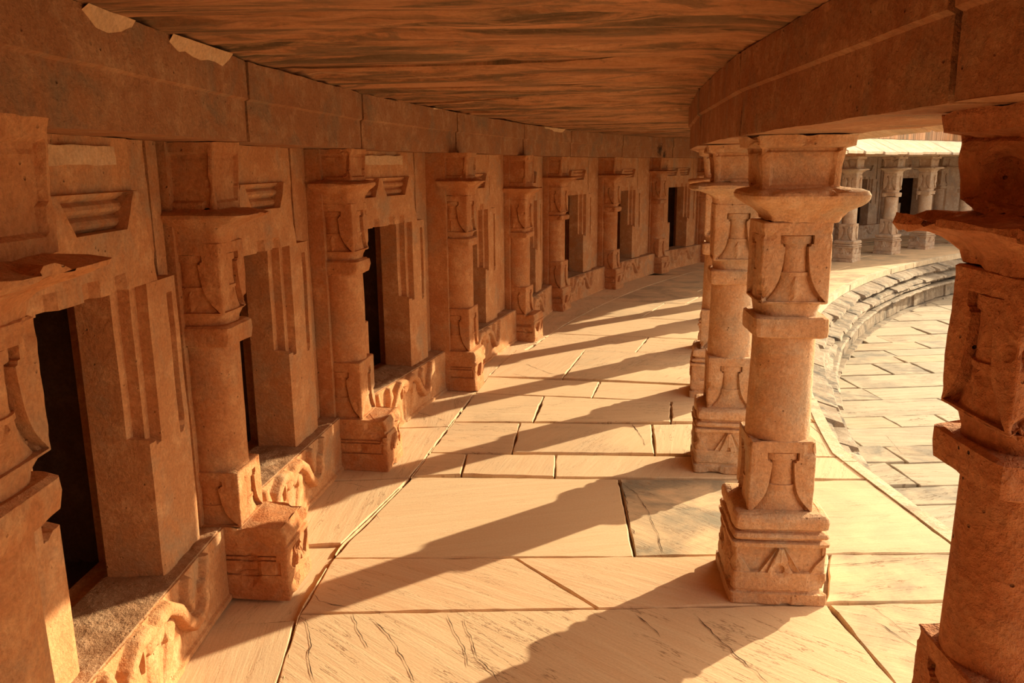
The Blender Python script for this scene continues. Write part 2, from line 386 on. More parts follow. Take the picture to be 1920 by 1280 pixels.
def pilaster_parts(root, mat, seed, ax=.26, bb=1.0, proj=.16, zz_=(.285, .50, .972, 1.09, 1.345), back=.17):
    """engaged pilaster: same order as the columns, its base a projecting block, its back in the wall"""
    W = .119; BX = .085
    B0, B1, C0, U0, U1 = zz_
    def fin(bm, name, smooth=False, sharp=None):
        cut_back(bm, BX); return mk(name, bm, mat, root, smooth, sharp)
    bm = bmesh.new(); hb = B0 + .004; s = hb / .34
    hx = (W * 2 + proj) / 2; cx = -(W + proj) + hx
    fc = base_carve(s, .012)
    def half(z, f):
        zz = z / s
        if f == 2 or f == 0: return fc.half(z, f)
        us = [0, .10, .2, .3, .4, .5, .6, .7, .76, .80, .84, .88, .92, .955, .985, 1.0]
        g1 = .204 < zz < .217 or .184 < zz < .197; g2 = .116 < zz < .126
        d = []
        for u in us:
            v = 0.0
            if u < .78 and (g1 or g2): v = .010
            if .80 <= u <= .84 and .116 < zz < .18: v = .007
            d.append(v)
        return list(zip(us, d))
    cv = Carve(half, fc.M)
    prof = [(0, .985), (.006, 1), (.05, 1), (.056, .985), (.085, .985), (.1155, .985), (.1165, .985), (.1255, .985), (.1265, .985)]
    prof += [(.13 + .0066 * i, .98) for i in range(8)] + [(.1835, .98), (.1845, .98), (.1965, .98), (.1975, .98), (.2035, .98), (.2045, .98), (.2165, .98), (.2175, .985)]
    prof += [(.225, 1.0), (.25, 1.0), (.255, .955), (.262, .95), (.266, .99), (.285, 1.0), (.31, .98), (.33, .93), (.34, .90)]
    rows = [(z * s, hx * (1 - (1 - q) * 1.0), .137 * (1 - (1 - q) * .25), 26) for z, q in prof]
    loft(bm, rows, 26, cv, cx=cx); rough(bm, .006, 5, seed, .0015, 24); chip(bm, seed, .016, 11, .22, .24)
    fin(bm, 'base')
    bm = bmesh.new(); loft(bm, block_rows(B0, B1, W, W, 36), 30, vase_carve(B0, B1)); rough(bm, .003, 7, seed + 1, .0015, 40); chip(bm, seed + 1, .012, 14, .34, .205); fin(bm, 'lower_vase_block')
    bm = bmesh.new(); loft(bm, [(z, .113, .113, 2.0) for z in zr(B1 - .003, C0 + .002, 18)], 12); rough(bm, .004, 5, seed + 2); fin(bm, 'shaft', True, 60)
    bm = bmesh.new(); c1 = C0 + (U0 - C0) * .66
    loft(bm, [(C0 - .002, .113, .113, 4), (C0 + .004, .128, .124, 12), ((C0 + c1) / 2, .134, .125, 12), (c1 - .008, .132, .124, 12), (c1, .118, .117, 9)], 14)
    rough(bm, .004, 9, seed + 3, .002, 30); chip(bm, seed + 3, .012, 8, .3, .2); fin(bm, 'collar')
    bm = bmesh.new(); loft(bm, [(c1 - .003, .108, .108, 3), ((c1 + U0) / 2, .112, .112, 3), (U0 + .003, .116, .116, 6)], 14); fin(bm, 'neck', True, 40)
    bm = bmesh.new(); loft(bm, block_rows(U0, U1, W, W, 40), 30, vase_carve(U0, U1, .026, True)); rough(bm, .003, 7, seed + 4, .0015, 40); chip(bm, seed + 4, .018, 12, .3, .205); fin(bm, 'upper_vase_block')
    bm = bmesh.new()
    prof = [(-.002, .98), (.014, 1.0), (.03, 1.03), (.045, 1.15), (.06, 1.38), (.07, 1.65), (.08, 1.95), (.088, 2.15), (.098, 2.18), (.105, 1.9), (.11, 1.4), (.115, 1.05)]
    kx = (ax / W - 1) / 1.18
    loft(bm, [(U1 + z, W * (1 + (q - 1) * kx), W * (1 + (q - 1) * .40), 9) for z, q in prof], 20)
    rough(bm, .010, 7, seed + 5, .005, 24); chip(bm, seed + 5, .02, 9, .2, .25); fin(bm, 'abacus', True, 30)
    T0, T1 = U1 + .112, 1.689
    def td(f, u, z):
        t = (z - T0) / (T1 - T0); a = abs(u)
        if .76 < t < .84: return .016 if a < .84 else 0
        if .12 < t <= .74 and a < .78 - .22 * max(0, .4 - t): return .013
        return 0.0
    bm = bmesh.new()
    rows = [(z, W * bb * (1.03 + .1 * ((z - T0) / (T1 - T0)) ** 3), W * 1.02 * (1 + (bb - 1) * 1.3), 18) for z in zr(T0, T1, 26)]
    loft(bm, rows, 26, td); rough(bm, .005, 6, seed + 6, .003, 25); chip(bm, seed + 6, .016, 8, .28, .2); fin(bm, 'bracket_block')
    # flat strip that ties the pilaster into the wall
    bm = bmesh.new(); box(bm, .03, back, -.140, .140, .0, 1.689, .05); rough(bm, .004, 6, seed); mk('backing_strip', bm, mat, root)

# ------------------------------------------------------------------ columns on the courtyard side
col_k = {-2: -2.02, -1: -.97, 0: .05, 1: 1.03, 2: 1.93, 3: 2.92, 4: 3.94, 5: 4.97, 6: 5.99, 7: 7.02, 8: 8.04, 9: 9.07, 10: 10.15, 11: 11.02, 12: 12.0, 13: 13.0}
col_r = {0: 16.91, 4: 17.02, 5: 17.08, 6: 17.12, 7: 17.16, 8: 17.20, 9: 17.25, 10: 17.25, 11: 17.25, 12: 17.25, 13: 17.25}
CL = {
 -2: 'sandstone column of the arcade two bays behind the viewer',
 -1: 'sandstone column of the arcade just behind the viewer',
 0: 'dark red sandstone column with wide flaring abacus at the right edge of the photo',
 1: 'big sandstone column with vase carving standing whole in the right foreground on a gabled base',
 2: 'sandstone column directly behind the big foreground column, half covered by it',
 3: 'third sandstone column in the row, only a narrow strip visible left of the second',
 4: 'fourth sandstone column in the curved row, hidden behind the third one',
 5: 'fifth sandstone column in the curved row, hidden behind the nearer three',
 6: 'sixth sandstone column in the curved row, hidden behind the nearer columns',
 7: 'seventh sandstone column in the curved row, hidden behind the foreground column shaft',
 8: 'eighth sandstone column, far away, covered by the capital of the foreground column',
 9: 'leftmost pale far column in the gap, its top hidden by the foreground capital',
 10: 'middle far pale column seen whole across the courtyard through the gap',
 11: 'far pale column partly covered by the flaring abacus of the dark right column',
 12: 'far pale column hidden behind the dark right column',
 13: 'last far pale column hidden behind the dark right column',
}
protoc = {}
def build_col(i, mat, seed):
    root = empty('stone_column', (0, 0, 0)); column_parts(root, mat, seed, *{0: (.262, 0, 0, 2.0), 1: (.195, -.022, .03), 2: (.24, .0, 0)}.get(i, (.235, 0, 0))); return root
for i, k in sorted(col_k.items(), key=lambda q: (q[0] < 0, q[0])):
    r = col_r.get(i, 16.98)
    if i in (0, 1, 2, 3, 9):
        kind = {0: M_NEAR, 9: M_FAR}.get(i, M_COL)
        o = build_col(i, kind, 11.0 + i * 3.7)
        protoc[i] = o
    elif i > 9: o = copy_tree(protoc[9])
    elif i < 0: o = copy_tree(protoc[0])
    else: o = copy_tree(protoc[3 if i % 2 else 2])
    turn = {0: 1, 1: 0, 2: 0, 3: 0}.get(i, i % 4)
    o.location = P(r, k); o.rotation_euler = (0, 0, yaw(k) + turn * PI / 2)
    tag(o, CL[i], 'column', 'free-standing columns along the courtyard edge')

# ------------------------------------------------------------------ pilasters on the wall side
# k of the pilaster axis and radius of the front of its base
pil = {-2: (-2.05, 18.80), -1: (-1.08, 18.80), 0: (-.10, 18.62), 1: (.939, 18.802), 2: (1.771, 18.765), 3: (2.778, 18.658), 4: (3.88, 18.662), 5: (4.884, 18.891),
       6: (5.984, 18.879), 7: (7.079, 18.93), 8: (8.11, 18.93), 9: (9.13, 18.93), 10: (10.2, 18.93), 11: (11.1, 18.93), 12: (12.1, 18.93), 13: (13.2, 18.93)}
PL = {
 -2: 'engaged sandstone pilaster two bays behind the viewer', -1: 'engaged sandstone pilaster beside the viewer, out of the frame',
 0: 'engaged sandstone pilaster cut off by the left edge of the photo',
 1: 'engaged pilaster between the first and second doorways with a large sunlit base block',
 2: 'engaged pilaster between the second and third doorways, sunlit base stepping onto the paving',
 3: 'tall engaged pilaster right of the black third doorway, worn rough along its side',
 4: 'fourth whole engaged pilaster from the left, its ragged base the last fully sunlit one',
 5: 'fifth whole engaged pilaster from the left, standing in shade with a plain square base',
 6: 'sixth whole engaged pilaster from the left, shaded, with a broken pale base',
 7: 'farthest visible engaged pilaster, beside the last small black doorway',
 8: 'engaged pilaster past the last visible doorway, hidden behind the third column',
 9: 'pale engaged pilaster on the far wall behind the leftmost far column',
 10: 'pale engaged pilaster on the far wall behind the middle far column',
 11: 'pale engaged pilaster on the far wall beside the right far doorway',
 12: 'pale engaged pilaster on the far wall hidden by the dark right column', 13: 'last pale engaged pilaster hidden by the dark right column',
}
WR = {0: 19.08, 1: 19.10, 2: 19.08, 3: 18.93, 4: 18.90, 5: 19.10, 6: 19.10, 7: 19.12}
def wall_pt(i):
    return P(WR.get(i, 19.12), pil[i][0])
PP = {0: (.26, 1.28, .165, (.285, .50, .972, 1.09, 1.345)), 1: (.225, 1, .175, (.285, .50, .972, 1.09, 1.345)), 2: (.165, 1, .14, (.28, .592, 1.055, 1.17, 1.42)),
      3: (.20, 1, .045, (.289, .605, 1.045, 1.14, 1.40)), 4: (.22, 1, .09, (.247, .503, .953, 1.035, 1.30)), 5: (.235, 1, .035, (.252, .553, 1.009, 1.09, 1.368)),
      6: (.27, 1, .055, (.26, .508, 1.0, 1.10, 1.37)), 7: (.25, 1, .07, (.235, .51, 1.03, 1.12, 1.405)), 9: (.25, 1, .06, (.26, .52, 1.0, 1.10, 1.39))}
protop = {}
for i, (k, rf) in sorted(pil.items(), key=lambda q: (q[0] < 0, q[0])):
    src = i if i in PP else {8: 6, -2: 1, -1: 2}.get(i, 9)
    pr = PP[src]; rc = rf + pr[2] + .119
    if i in PP:
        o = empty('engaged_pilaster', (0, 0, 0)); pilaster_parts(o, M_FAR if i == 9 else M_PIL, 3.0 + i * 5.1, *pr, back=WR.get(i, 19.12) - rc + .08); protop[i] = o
    else: o = copy_tree(protop[src])
    o.location = P(rc - (.02 if i == 0 else 0), k + (.04 if i == 0 else 0)); o.rotation_euler = (0, 0, yaw(k))
    if i == 1: o.scale = (1, .92, 1)
    tag(o, PL[i], 'pilaster', 'engaged pilasters between the cell doorways')

# ------------------------------------------------------------------ doorways (structure) between the pilasters
door_c = {0: .935, 1: .499, 2: .768, 3: .70, 4: .645, 5: .76, 6: .66}
DW = .25            # half width of the opening
def grid_front(bm, tf, zl, fn, back, M):
    """carved slab: tf(z) lists the grid abscissae of a row, zl the rows; front relief n = fn(t, z), flat back at n = back"""
    vs = []
    for z in zl:
        vs.append([bm.verts.new(M @ Vector((t, fn(t, z), z))) for t in tf(z)])
    nz, nt = len(zl) - 1, len(vs[0]) - 1
    for j in range(nz):
        for i in range(nt):
            bm.faces.new((vs[j][i], vs[j][i + 1], vs[j + 1][i + 1], vs[j + 1][i]))
    t0, t1 = tf(zl[0])[0], tf(zl[0])[-1]
    b = [[bm.verts.new(M @ Vector((t, back, z))) for t in (t0, t1)] for z in (zl[0], zl[-1])]
    bm.faces.new([b[0][0]] + [v for v in vs[0]] + [b[0][1]])
    bm.faces.new([b[1][1]] + [v for v in reversed(vs[-1])] + [b[1][0]])
    bm.faces.new([b[1][0]] + [vs[j][0] for j in range(nz, -1, -1)] + [b[0][0]])
    bm.faces.new([b[0][1]] + [vs[j][-1] for j in range(nz + 1)] + [b[1][1]])
    bm.faces.new((b[0][0], b[0][1], b[1][1], b[1][0]))
def knots(ks, step):
    """abscissae through the knots ks, each inner knot doubled so that a relief step there stays crisp"""
    ks = list(ks)
    for i in range(1, len(ks)): ks[i] = max(ks[i], ks[i - 1] + .004)
    out = [ks[0]]
    for i in range(len(ks) - 1):
        a = ks[i] + (.001 if i else 0); b = ks[i + 1] - (.001 if i < len(ks) - 2 else 0)
        n = max(1, step[i]) if isinstance(step, list) else max(1, int(round((b - a) / step)))
        out += [a + (b - a) * q / n for q in range(0 if i else 1, n + 1)]
    return out
def seg_d(px, py, ax, ay, bx, by):
    dx, dy = bx - ax, by - ay; L = dx * dx + dy * dy
    t = 0 if L == 0 else max(0, min(1, ((px - ax) * dx + (py - ay) * dy) / L))
    return math.hypot(px - ax - t * dx, py - ay - t * dy), t
# sill carving: a crouching beast with an S-curved trunk on either side; (s, z, half width, height)
TR = [(-.12, .225, .034, .024), (-.06, .262, .026, .028), (.0, .268, .024, .030), (.06, .225, .023, .032), (.11, .155, .022, .032), (.165, .108, .022, .030), (.225, .108, .020, .028), (.262, .150, .017, .026), (.262, .205, .013, .022)]
LEAF = [(.150, .268, .022, .022), (.142, .225, .026, .026), (.160, .172, .012, .022)]
LEAF2 = [(.30, .285, .014, .020), (.292, .235, .017, .022), (.262, .185, .006, .016)]
LEGS = [(-.165, .225, .022, .020), (-.20, .13, .020, .022), (-.215, .0, .022, .022)]
LEGS2 = [(-.09, .20, .040, .012), (-.10, .10, .034, .013), (-.11, .02, .024, .012)]
PET = [(.02, .19, .034, .014), (.0, .11, .030, .013), (-.03, .03, .020, .010)]
def strokes(s, z):
    h = 0.0
    for st in (TR, LEAF, LEAF2, LEGS, LEGS2, PET):
        for a, b in zip(st, st[1:]):
            d, t = seg_d(s, z, a[0], a[1], b[0], b[1])
            w = a[2] + (b[2] - a[2]) * t; hh = a[3] + (b[3] - a[3]) * t
            if d < w * 1.15: h = max(h, 1.35 * hh * sm(1.10, .82, d / w) * (1 - .25 * min(1, d / w) ** 2))
    q = 1 - ((s + .06) / .17) ** 2 - ((z - .08) / .15) ** 2
    if q > 0: h = max(h, .008 * min(1, q * 6))
    return h
door_idx = 0
bays = [i for i in pil if (i + 1) in pil]
for i in bays:
    a, b = wall_pt(i), wall_pt(i + 1)
    d = (b - a); L = d.length; d.normalize(); n = Vector((-d.y, d.x, 0))
    Mx = Matrix(((d.x, n.x, 0, a.x), (d.y, n.y, 0, a.y), (0, 0, 1, 0), (0, 0, 0, 1)))
    c = door_c.get(i, L * .5)
    far = i >= 8
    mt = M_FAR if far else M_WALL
    door_idx += 1
    root = empty('door_%d' % door_idx, a, math.atan2(d.y, d.x)); tag(root, kind='structure')
    I = Matrix.Identity(4)
    seed = 40 + i * 2.3
    TH = .19; zt = 1.25; zs = .29
    lo, hi = .15, L - .15
    wall_bm = bmesh.new(); cell_bm = bmesh.new()
    # jambs
    for sgn in (-1, 1):
        e0 = c + sgn * (DW + ((.01 if i == 0 else .11) if sgn < 0 else 0))
        e1 = max(lo, e0 - .30) if sgn < 0 else min(hi, e0 + .30)
        def jf(t, z, e0=e0, sgn=sgn):
            q = (t - e0) * sgn                      # 0 at the opening, grows outward
            r = 0.0
            zb = (.735 if sgn > 0 else .70) + (.03 * (1 - min(1, q / .08)) if q < .08 else 0)
            if z > zb and q < .078:
                r = .072 if q < .038 else .036
            if q > .215 and q < .255:
                zz = .72 + abs(q - .235) * 2.2
                if zz < z < 1.2: r = .030
            if q > .29: r = .03
            w = noise.noise(Vector((t * 5, z * 4, seed))) * .004
            return r + w + .015 * sm(.0, .06, .02 - q) * 1
        bm = bmesh.new()
        t0, t1 = (e0, e1) if sgn > 0 else (e1, e0)
        W_ = t1 - t0
        off = [q for q in (.038, .078, .215, .235, .255, .29) if q < W_ - .006]
        kn = [t0] + ([e0 + q for q in off] if sgn > 0 else [e0 - q for q in reversed(off)]) + [t1]
        TT = knots(kn, .02)
        ZZ = knots([zs, .70, .715, .735, .75, .765, 1.2, zt], .024)
        grid_front(bm, lambda z: TT, ZZ, jf, TH, I)
        mk('jamb', bm, mt, root)
    # lintel slab with niches and gables
    t0, t1 = max(lo, c - .56), min(hi, c + .50)
    pk = (c - .56, c - .115, c + .325)
    def lk(z):
        zc = max(1.425, min(1.535, z)); s0 = .02 + (1.53 - zc) * .62
        zz = min(1.53, z); sl = pk[2] + .015 + (1.53 - zz) * .28
        ks = [t0, max(t0 + .01, pk[0] + s0), pk[1] - s0 * .9, pk[1] + s0, pk[2] - s0 * .9, sl, max(sl + .02, t1)]
        return ks
    def lf(t, z):
        r = 0.0
        if z < 1.298:
            for dc in (-.20, .02, .17):
                if abs(t - (c + dc)) < .033: r = .025
        ks = lk(z)
        if 1.426 < z < 1.534 and (ks[1] < t < ks[2] or ks[3] < t < ks[4]):
            v = (z - 1.425) / .11
            r = .055 - .026 * abs(math.sin(v * PI * 2.5)) ** .7
        elif t > ks[5]: r = max(r, .045)
        if z > 1.537: r = max(r, .018)
        return r + noise.noise(Vector((t * 6, z * 6, seed + 3))) * .006 + noise.noise(Vector((t * 25, z * 25, seed))) * .0025
    TT = lambda z: [min(q, t1 + .04) for q in knots(lk(z), [4, 16, 8, 16, 10, 5])]
    ZZ = knots([zt, 1.298, 1.426, 1.534, 1.537, 1.69], .011)
    bm = bmesh.new(); grid_front(bm, TT, ZZ, lf, TH, I); mk('lintel', bm, mt, root)
    # mortar patch under the beam
    if i in (0, 2):
        bm = bmesh.new()
        x0, x1 = c - .30 + .1 * (i == 0), c + .23
        box(bm, x0, x1, .004, .06, 1.612, 1.664, .02, I); rough(bm, .007, 12, seed); tag(mk('mortar_patch', bm, M_PLASTER, root), 'pale mortar strip under the beam')
    # sill with the carved beasts
    s0, s1 = .13, L - .13
    sc = c - .02
    def sf(t, z):
        r = -.05
        for sg in (1, -1):
            r = min(r, -.05 - strokes((t - (c + .10 * sg) + (.0)) * sg * .95 , z)) if (t - c) * sg > -.08 else r
        return r + noise.noise(Vector((t * 6, z * 6, seed + 5))) * .004 - .01 * (z < .02)
    bm = bmesh.new(); TT = knots([s0, s1], (.0045 if -1 < i < 4 else .007) if -1 < i < 7 else .014); grid_front(bm, lambda z: TT, knots([0, zs], (.0045 if -1 < i < 4 else .007) if -1 < i < 7 else .014), sf, TH + .02, I); mk('carved_sill', bm, mt, root, True, 60)
    bm = bmesh.new(); box(bm, s0 + .01, s1 - .01, -.043, TH + .01, zs - .006, zs + .006, .02); rough(bm, .006, 14, seed, .003, 50)
    tag(mk('threshold', bm, M_SILL, root), 'rough pitted brown threshold')
    # plain wall either side, and a cell behind
    wm = I
    if c - DW - .32 > lo: box(wall_bm, .145, c - DW - .29, .055, .19, zs, 1.70, .09, wm)
    if c + DW + .32 < hi: box(wall_bm, c + DW + .29, L - .145, .055, .19, zs, 1.70, .09, wm)
    box(wall_bm, .0, c - .40, .191, .30, 0, 1.688, 0, wm)
    box(wall_bm, c + .40, L - .0, .191, .30, 0, 1.688, 0, wm)
    box(wall_bm, c - .40, c + .40, .191, .30, 1.27, 1.688, 0, wm)
    box(wall_bm, c - .40, c + .40, .212, .30, 0, .27, 0, wm)
    # cell: floor, two sides, back, roof
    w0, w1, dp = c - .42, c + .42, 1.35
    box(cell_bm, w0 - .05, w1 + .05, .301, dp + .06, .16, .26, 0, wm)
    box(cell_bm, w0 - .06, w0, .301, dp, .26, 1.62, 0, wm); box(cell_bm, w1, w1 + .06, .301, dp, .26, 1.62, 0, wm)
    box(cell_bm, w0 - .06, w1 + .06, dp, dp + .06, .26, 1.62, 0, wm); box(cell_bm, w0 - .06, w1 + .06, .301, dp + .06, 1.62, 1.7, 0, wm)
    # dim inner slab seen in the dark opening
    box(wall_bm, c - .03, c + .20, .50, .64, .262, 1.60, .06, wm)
    rough(wall_bm, .004, 5, 2 + i)
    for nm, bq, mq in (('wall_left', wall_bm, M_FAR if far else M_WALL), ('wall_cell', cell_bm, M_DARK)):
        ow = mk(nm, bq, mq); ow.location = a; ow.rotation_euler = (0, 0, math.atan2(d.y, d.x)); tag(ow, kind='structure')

# ------------------------------------------------------------------ beams
def beam(name, A, B, w0, w1, z0, z1, ledge, mat, seed, side, prv=None, nxt=None):
    """side +1: carved face looks to -n (left wall beams); -1: face looks to +n"""
    d = B - A; L = d.length; d.normalize(); nn = Vector((-d.y, d.x, 0))
    o = empty(name, A, math.atan2(d.y, d.x))
    bm = bmesh.new(); gp = .011
    def half_turn(u, v): return math.tan(-.5 * math.atan2(u.x * v.y - u.y * v.x, u.dot(v)))
    m0 = half_turn((A - prv).normalized(), d) if prv else .045
    m1 = half_turn(d, (nxt - B).normalized()) if nxt else .045
    ys = []
    # section (n, z): lower fascia, small ledge, upper fascia slightly forward
    f = w0 if side > 0 else w1
    bk = w1 if side > 0 else w0
    s_ = -1 if side > 0 else 1
    sec = [(f, z0), (f, z0 + .004)]
    nzl = 8
    sec += [(f, z0 + (ledge - z0) * q / nzl) for q in range(1, nzl)]
    sec += [(f, ledge - .004), (f + s_ * .014, ledge + .003)]
    sec += [(f + s_ * .014, ledge + .003 + (z1 - ledge - .003) * q / 6) for q in range(1, 7)]
    sec += [(bk, z1)] + [(bk, z1 + (z0 - z1) * q / 4) for q in range(1, 4)] + [(bk, z0)] + [(bk + (f - bk) * q / 5, z0) for q in range(1, 5)]
    N = int(L / .035); rings = []
    for i in range(N + 1):
        t = gp + (L - 2 * gp) * i / N
        q_ = -m0 * (1 - t / L) + m1 * t / L
        rings.append([bm.verts.new((t + q_ * y, y, z)) for y, z in sec])
    for r0, r1 in zip(rings, rings[1:]):
        for j in range(len(sec)):
            k_ = (j + 1) % len(sec); bm.faces.new((r0[j], r0[k_], r1[k_], r1[j]))
    bm.faces.new(rings[0]); bm.faces.new(list(reversed(rings[-1])))
    rough(bm, .006, 5, seed, .0025, 22); 
    # worn ends and arrises
    for v in bm.verts:
        endd = min(v.co.x, L - v.co.x)
        if endd < .03 : v.co.y += s_ * -.004
    me = mk(name, bm, mat); me.location = A; me.rotation_euler = (0, 0, math.atan2(d.y, d.x))
    D.objects.remove(o)
    return me
def jl(i): return P({2: 18.90, 3: 18.83, 4: 18.83, 5: 18.89}.get(i, 18.91), pil[i][0] + .045)
BL = ['engaged wall', '']
names_l = {-2: 'wall-side stone beam two bays behind the viewer', -1: 'wall-side stone beam beside the viewer reaching the upper left corner', 0: 'long wall-side stone beam over the first doorway, upper left with a bright mortar ridge',
 1: 'wall-side stone beam over the second doorway between two dark vertical joints', 2: 'wall-side stone beam over the black third doorway', 3: 'wall-side stone beam over the narrow fourth doorway, a dark hole painted at its near end',
 4: 'short wall-side stone beam over the fifth doorway', 5: 'wall-side stone beam over the sixth doorway', 6: 'wall-side stone beam over the seventh doorway with black soot mark',
 7: 'farthest visible wall-side stone beam beside the beam row of the columns', 8: 'far wall-side stone beam hidden behind the third column', 9: 'far wall-side beam over the left far doorway',
 10: 'far wall-side beam above the middle far doorway', 11: 'far wall-side beam hidden behind the dark right column', 12: 'last far wall-side beam hidden behind the dark right column'}
for i in bays:
    A, B = jl(i), jl(i + 1)
    o = beam('stone_beam', A, B, 0.0, .34, 1.692, 1.966, 1.836, M_FAR if i >= 9 else M_BEAM, 60 + i * 1.9, 1, jl(i - 1) if i - 1 in pil else None, jl(i + 2) if i + 2 in pil else None)
    tag(o, names_l[i], 'beam', 'beams along the cell wall')
names_r = {-2: 'courtyard-side stone beam two bays behind the viewer', -1: 'courtyard-side stone beam in the upper right corner resting on the dark right column', 0: 'long courtyard-side stone beam between the dark right column and the big foreground column',
 1: 'courtyard-side stone beam from the big foreground column to the second column', 2: 'courtyard-side stone beam from the second to the third column, its lit underside showing', 3: 'courtyard-side stone beam from the third to the fourth column',
 4: 'courtyard-side stone beam fourth beyond the foreground column, hidden', 5: 'courtyard-side stone beam fifth beyond the foreground column, hidden', 6: 'courtyard-side stone beam sixth beyond the foreground column, hidden', 7: 'courtyard-side stone beam seventh beyond the foreground column, hidden',
 8: 'far courtyard-side beam left of the leftmost pale far column', 9: 'far courtyard-side beam between the leftmost and middle pale far columns', 10: 'far courtyard-side beam right of the middle pale far column', 11: 'far courtyard-side beam behind the dark right column', 12: 'last far courtyard-side beam behind the dark right column'}
ck = sorted(col_k)
for i in ck[:-1]:
    kk = lambda q: {0: -.01, 1: 1.0}.get(q, col_k[q])
    rb = lambda q: {3: 17.22, 4: 17.26}.get(q, col_r.get(q, 16.98) + .20) if q > 0 else 17.18; A, B = P(rb(i), kk(i)), P(rb(i + 1), kk(i + 1))
    o = beam('stone_beam', A, B, -.37, 0.0, 1.694, 1.965, 1.840, M_FAR if i >= 9 else M_BEAM, 90 + i * 1.9, -1, P(rb(i - 1), kk(i - 1)) if i - 1 in col_k else None, P(rb(i + 2), kk(i + 2)) if i + 2 in col_k else None)
    tag(o, names_r[i], 'beam', 'beams over the courtyard columns')

# ------------------------------------------------------------------ roof: ceiling slabs, eave, parapet
def ringbox(bm, r0, r1, k0, k1, z0, z1, nr=1, nk=1, fn=None, uvl=None):
    """box on the ring; fn(r, k) lowers the underside"""
    g0, g1 = [], []
    for a in range(nk + 1):
        k = k0 + (k1 - k0) * a / nk
        ra, rb = [], []
        for c_ in range(nr + 1):
            r = r0 + (r1 - r0) * c_ / nr
            zz = z0 + (fn(r, k) if fn else 0)
            ra.append(bm.verts.new(P(r, k, zz)))
            rb.append(bm.verts.new(P(r, k, z1)))
        g0.append(ra); g1.append(rb)
    def F(*vs): return bm.faces.new(vs)
    for a in range(nk):
        for c_ in range(nr):
            F(g0[a][c_], g0[a + 1][c_], g0[a + 1][c_ + 1], g0[a][c_ + 1])
            F(g1[a][c_], g1[a][c_ + 1], g1[a + 1][c_ + 1], g1[a + 1][c_])
        F(g0[a][0], g1[a][0], g1[a + 1][0], g0[a + 1][0]); F(g0[a][nr], g0[a + 1][nr], g1[a + 1][nr], g1[a][nr])
    for c_ in range(nr):
        F(g0[0][c_], g0[0][c_ + 1], g1[0][c_ + 1], g1[0][c_]); F(g0[nk][c_], g1[nk][c_], g1[nk][c_ + 1], g0[nk][c_ + 1])
bm = bmesh.new()
k = -3.2; sl = 0
while k < 14:
    w = random.uniform(.42, .62); seed = sl * 3.3
    dz = random.uniform(0, .012)
    def cf(r, kk, seed=seed, dz=dz):
        q = noise.fractal(Vector((r * .8, kk * 13.0, seed)), .8, 2.1, 5)
        s_ = math.floor(q * 6) / 6
        return .001 + (.011 + dz + max(-.010, .024 * s_ + .020 * q)) * sm(17.14, 17.26, r) * sm(18.98, 18.84, r)
    near = k < 5
    ringbox(bm, 16.86, 19.3, k + .004, k + w - .004, 1.962, 2.16, 36 if near else 8, 30 if near else 6, cf); k += w; sl += 1
ceil = mk('ceiling', bm, M_CEIL); tag(ceil, kind='structure')
uvl = ceil.data.uv_layers.new(name='UVMap')
vs = ceil.data.vertices
for lp in ceil.data.loops:
    co = vs[lp.vertex_index].co; dx, dy = co.x - CX, co.y - CY
    uvl.data[lp.index].uv = (math.hypot(dx, dy), math.atan2(dy, -dx) * 18.9 + co.z * .0)
# solid roof mass over the cells and walkway
bm = bmesh.new(); ringbox(bm, 16.95, 20.7, -3.3, 14.2, 2.16, 2.34, 1, 90); ringbox(bm, 19.28, 20.7, -3.3, 14.2, 1.70, 2.16, 1, 90)
tag(mk('roof', bm, M_WALL), kind='structure')
# sloping eave slabs
bm = bmesh.new(); k = -3.2; n_ = 0
while k < 14:
    w = random.uniform(.30, .46); dz = random.uniform(-.008, .008); dr = random.uniform(-.03, .02)
    k1 = k + w
    q = []
    for kk in (k + .004, k1 - .004):
        q.append([P(16.46 + dr, kk, 1.71 + dz), P(16.46 + dr, kk, 1.745 + dz), P(16.93, kk, 1.99), P(16.93, kk, 1.93), P(16.7, kk, 1.80)])
    A_ = [bm.verts.new(v) for v in q[0]]; B_ = [bm.verts.new(v) for v in q[1]]
    for j in range(5): bm.faces.new((A_[j], A_[(j + 1) % 5], B_[(j + 1) % 5], B_[j]))
    bm.faces.new(list(reversed(A_))); bm.faces.new(B_)
    k = k1; n_ += 1
tag(mk('roof_eave', bm, M_FAR), kind='structure')
bm = bmesh.new()
for (r0, z0, z1, ww, sd) in ((16.98, 1.975, 2.085, .30, 1), (16.93, 2.085, 2.165, .42, 2), (17.02, 2.165, 2.27, .36, 3), (17.06, 2.27, 2.36, .5, 4)):
    k = -3.2 + sd * .1
    while k < 14:
        w = ww * random.uniform(.6, 1.4); dr = random.uniform(-.012, .012)
        ringbox(bm, r0 + dr, 17.13, k + .003, k + w - .003, z0 + .002, z1 - .002 + random.uniform(-.004, .004)); k += w
tag(mk('roof_parapet', bm, stone('parapet_sandstone', c3(.70, .50, .34), c3(.66, .38, .24), c3(.76, .66, .52), c3(.5, .45, .4), .4, .5)), kind='structure')

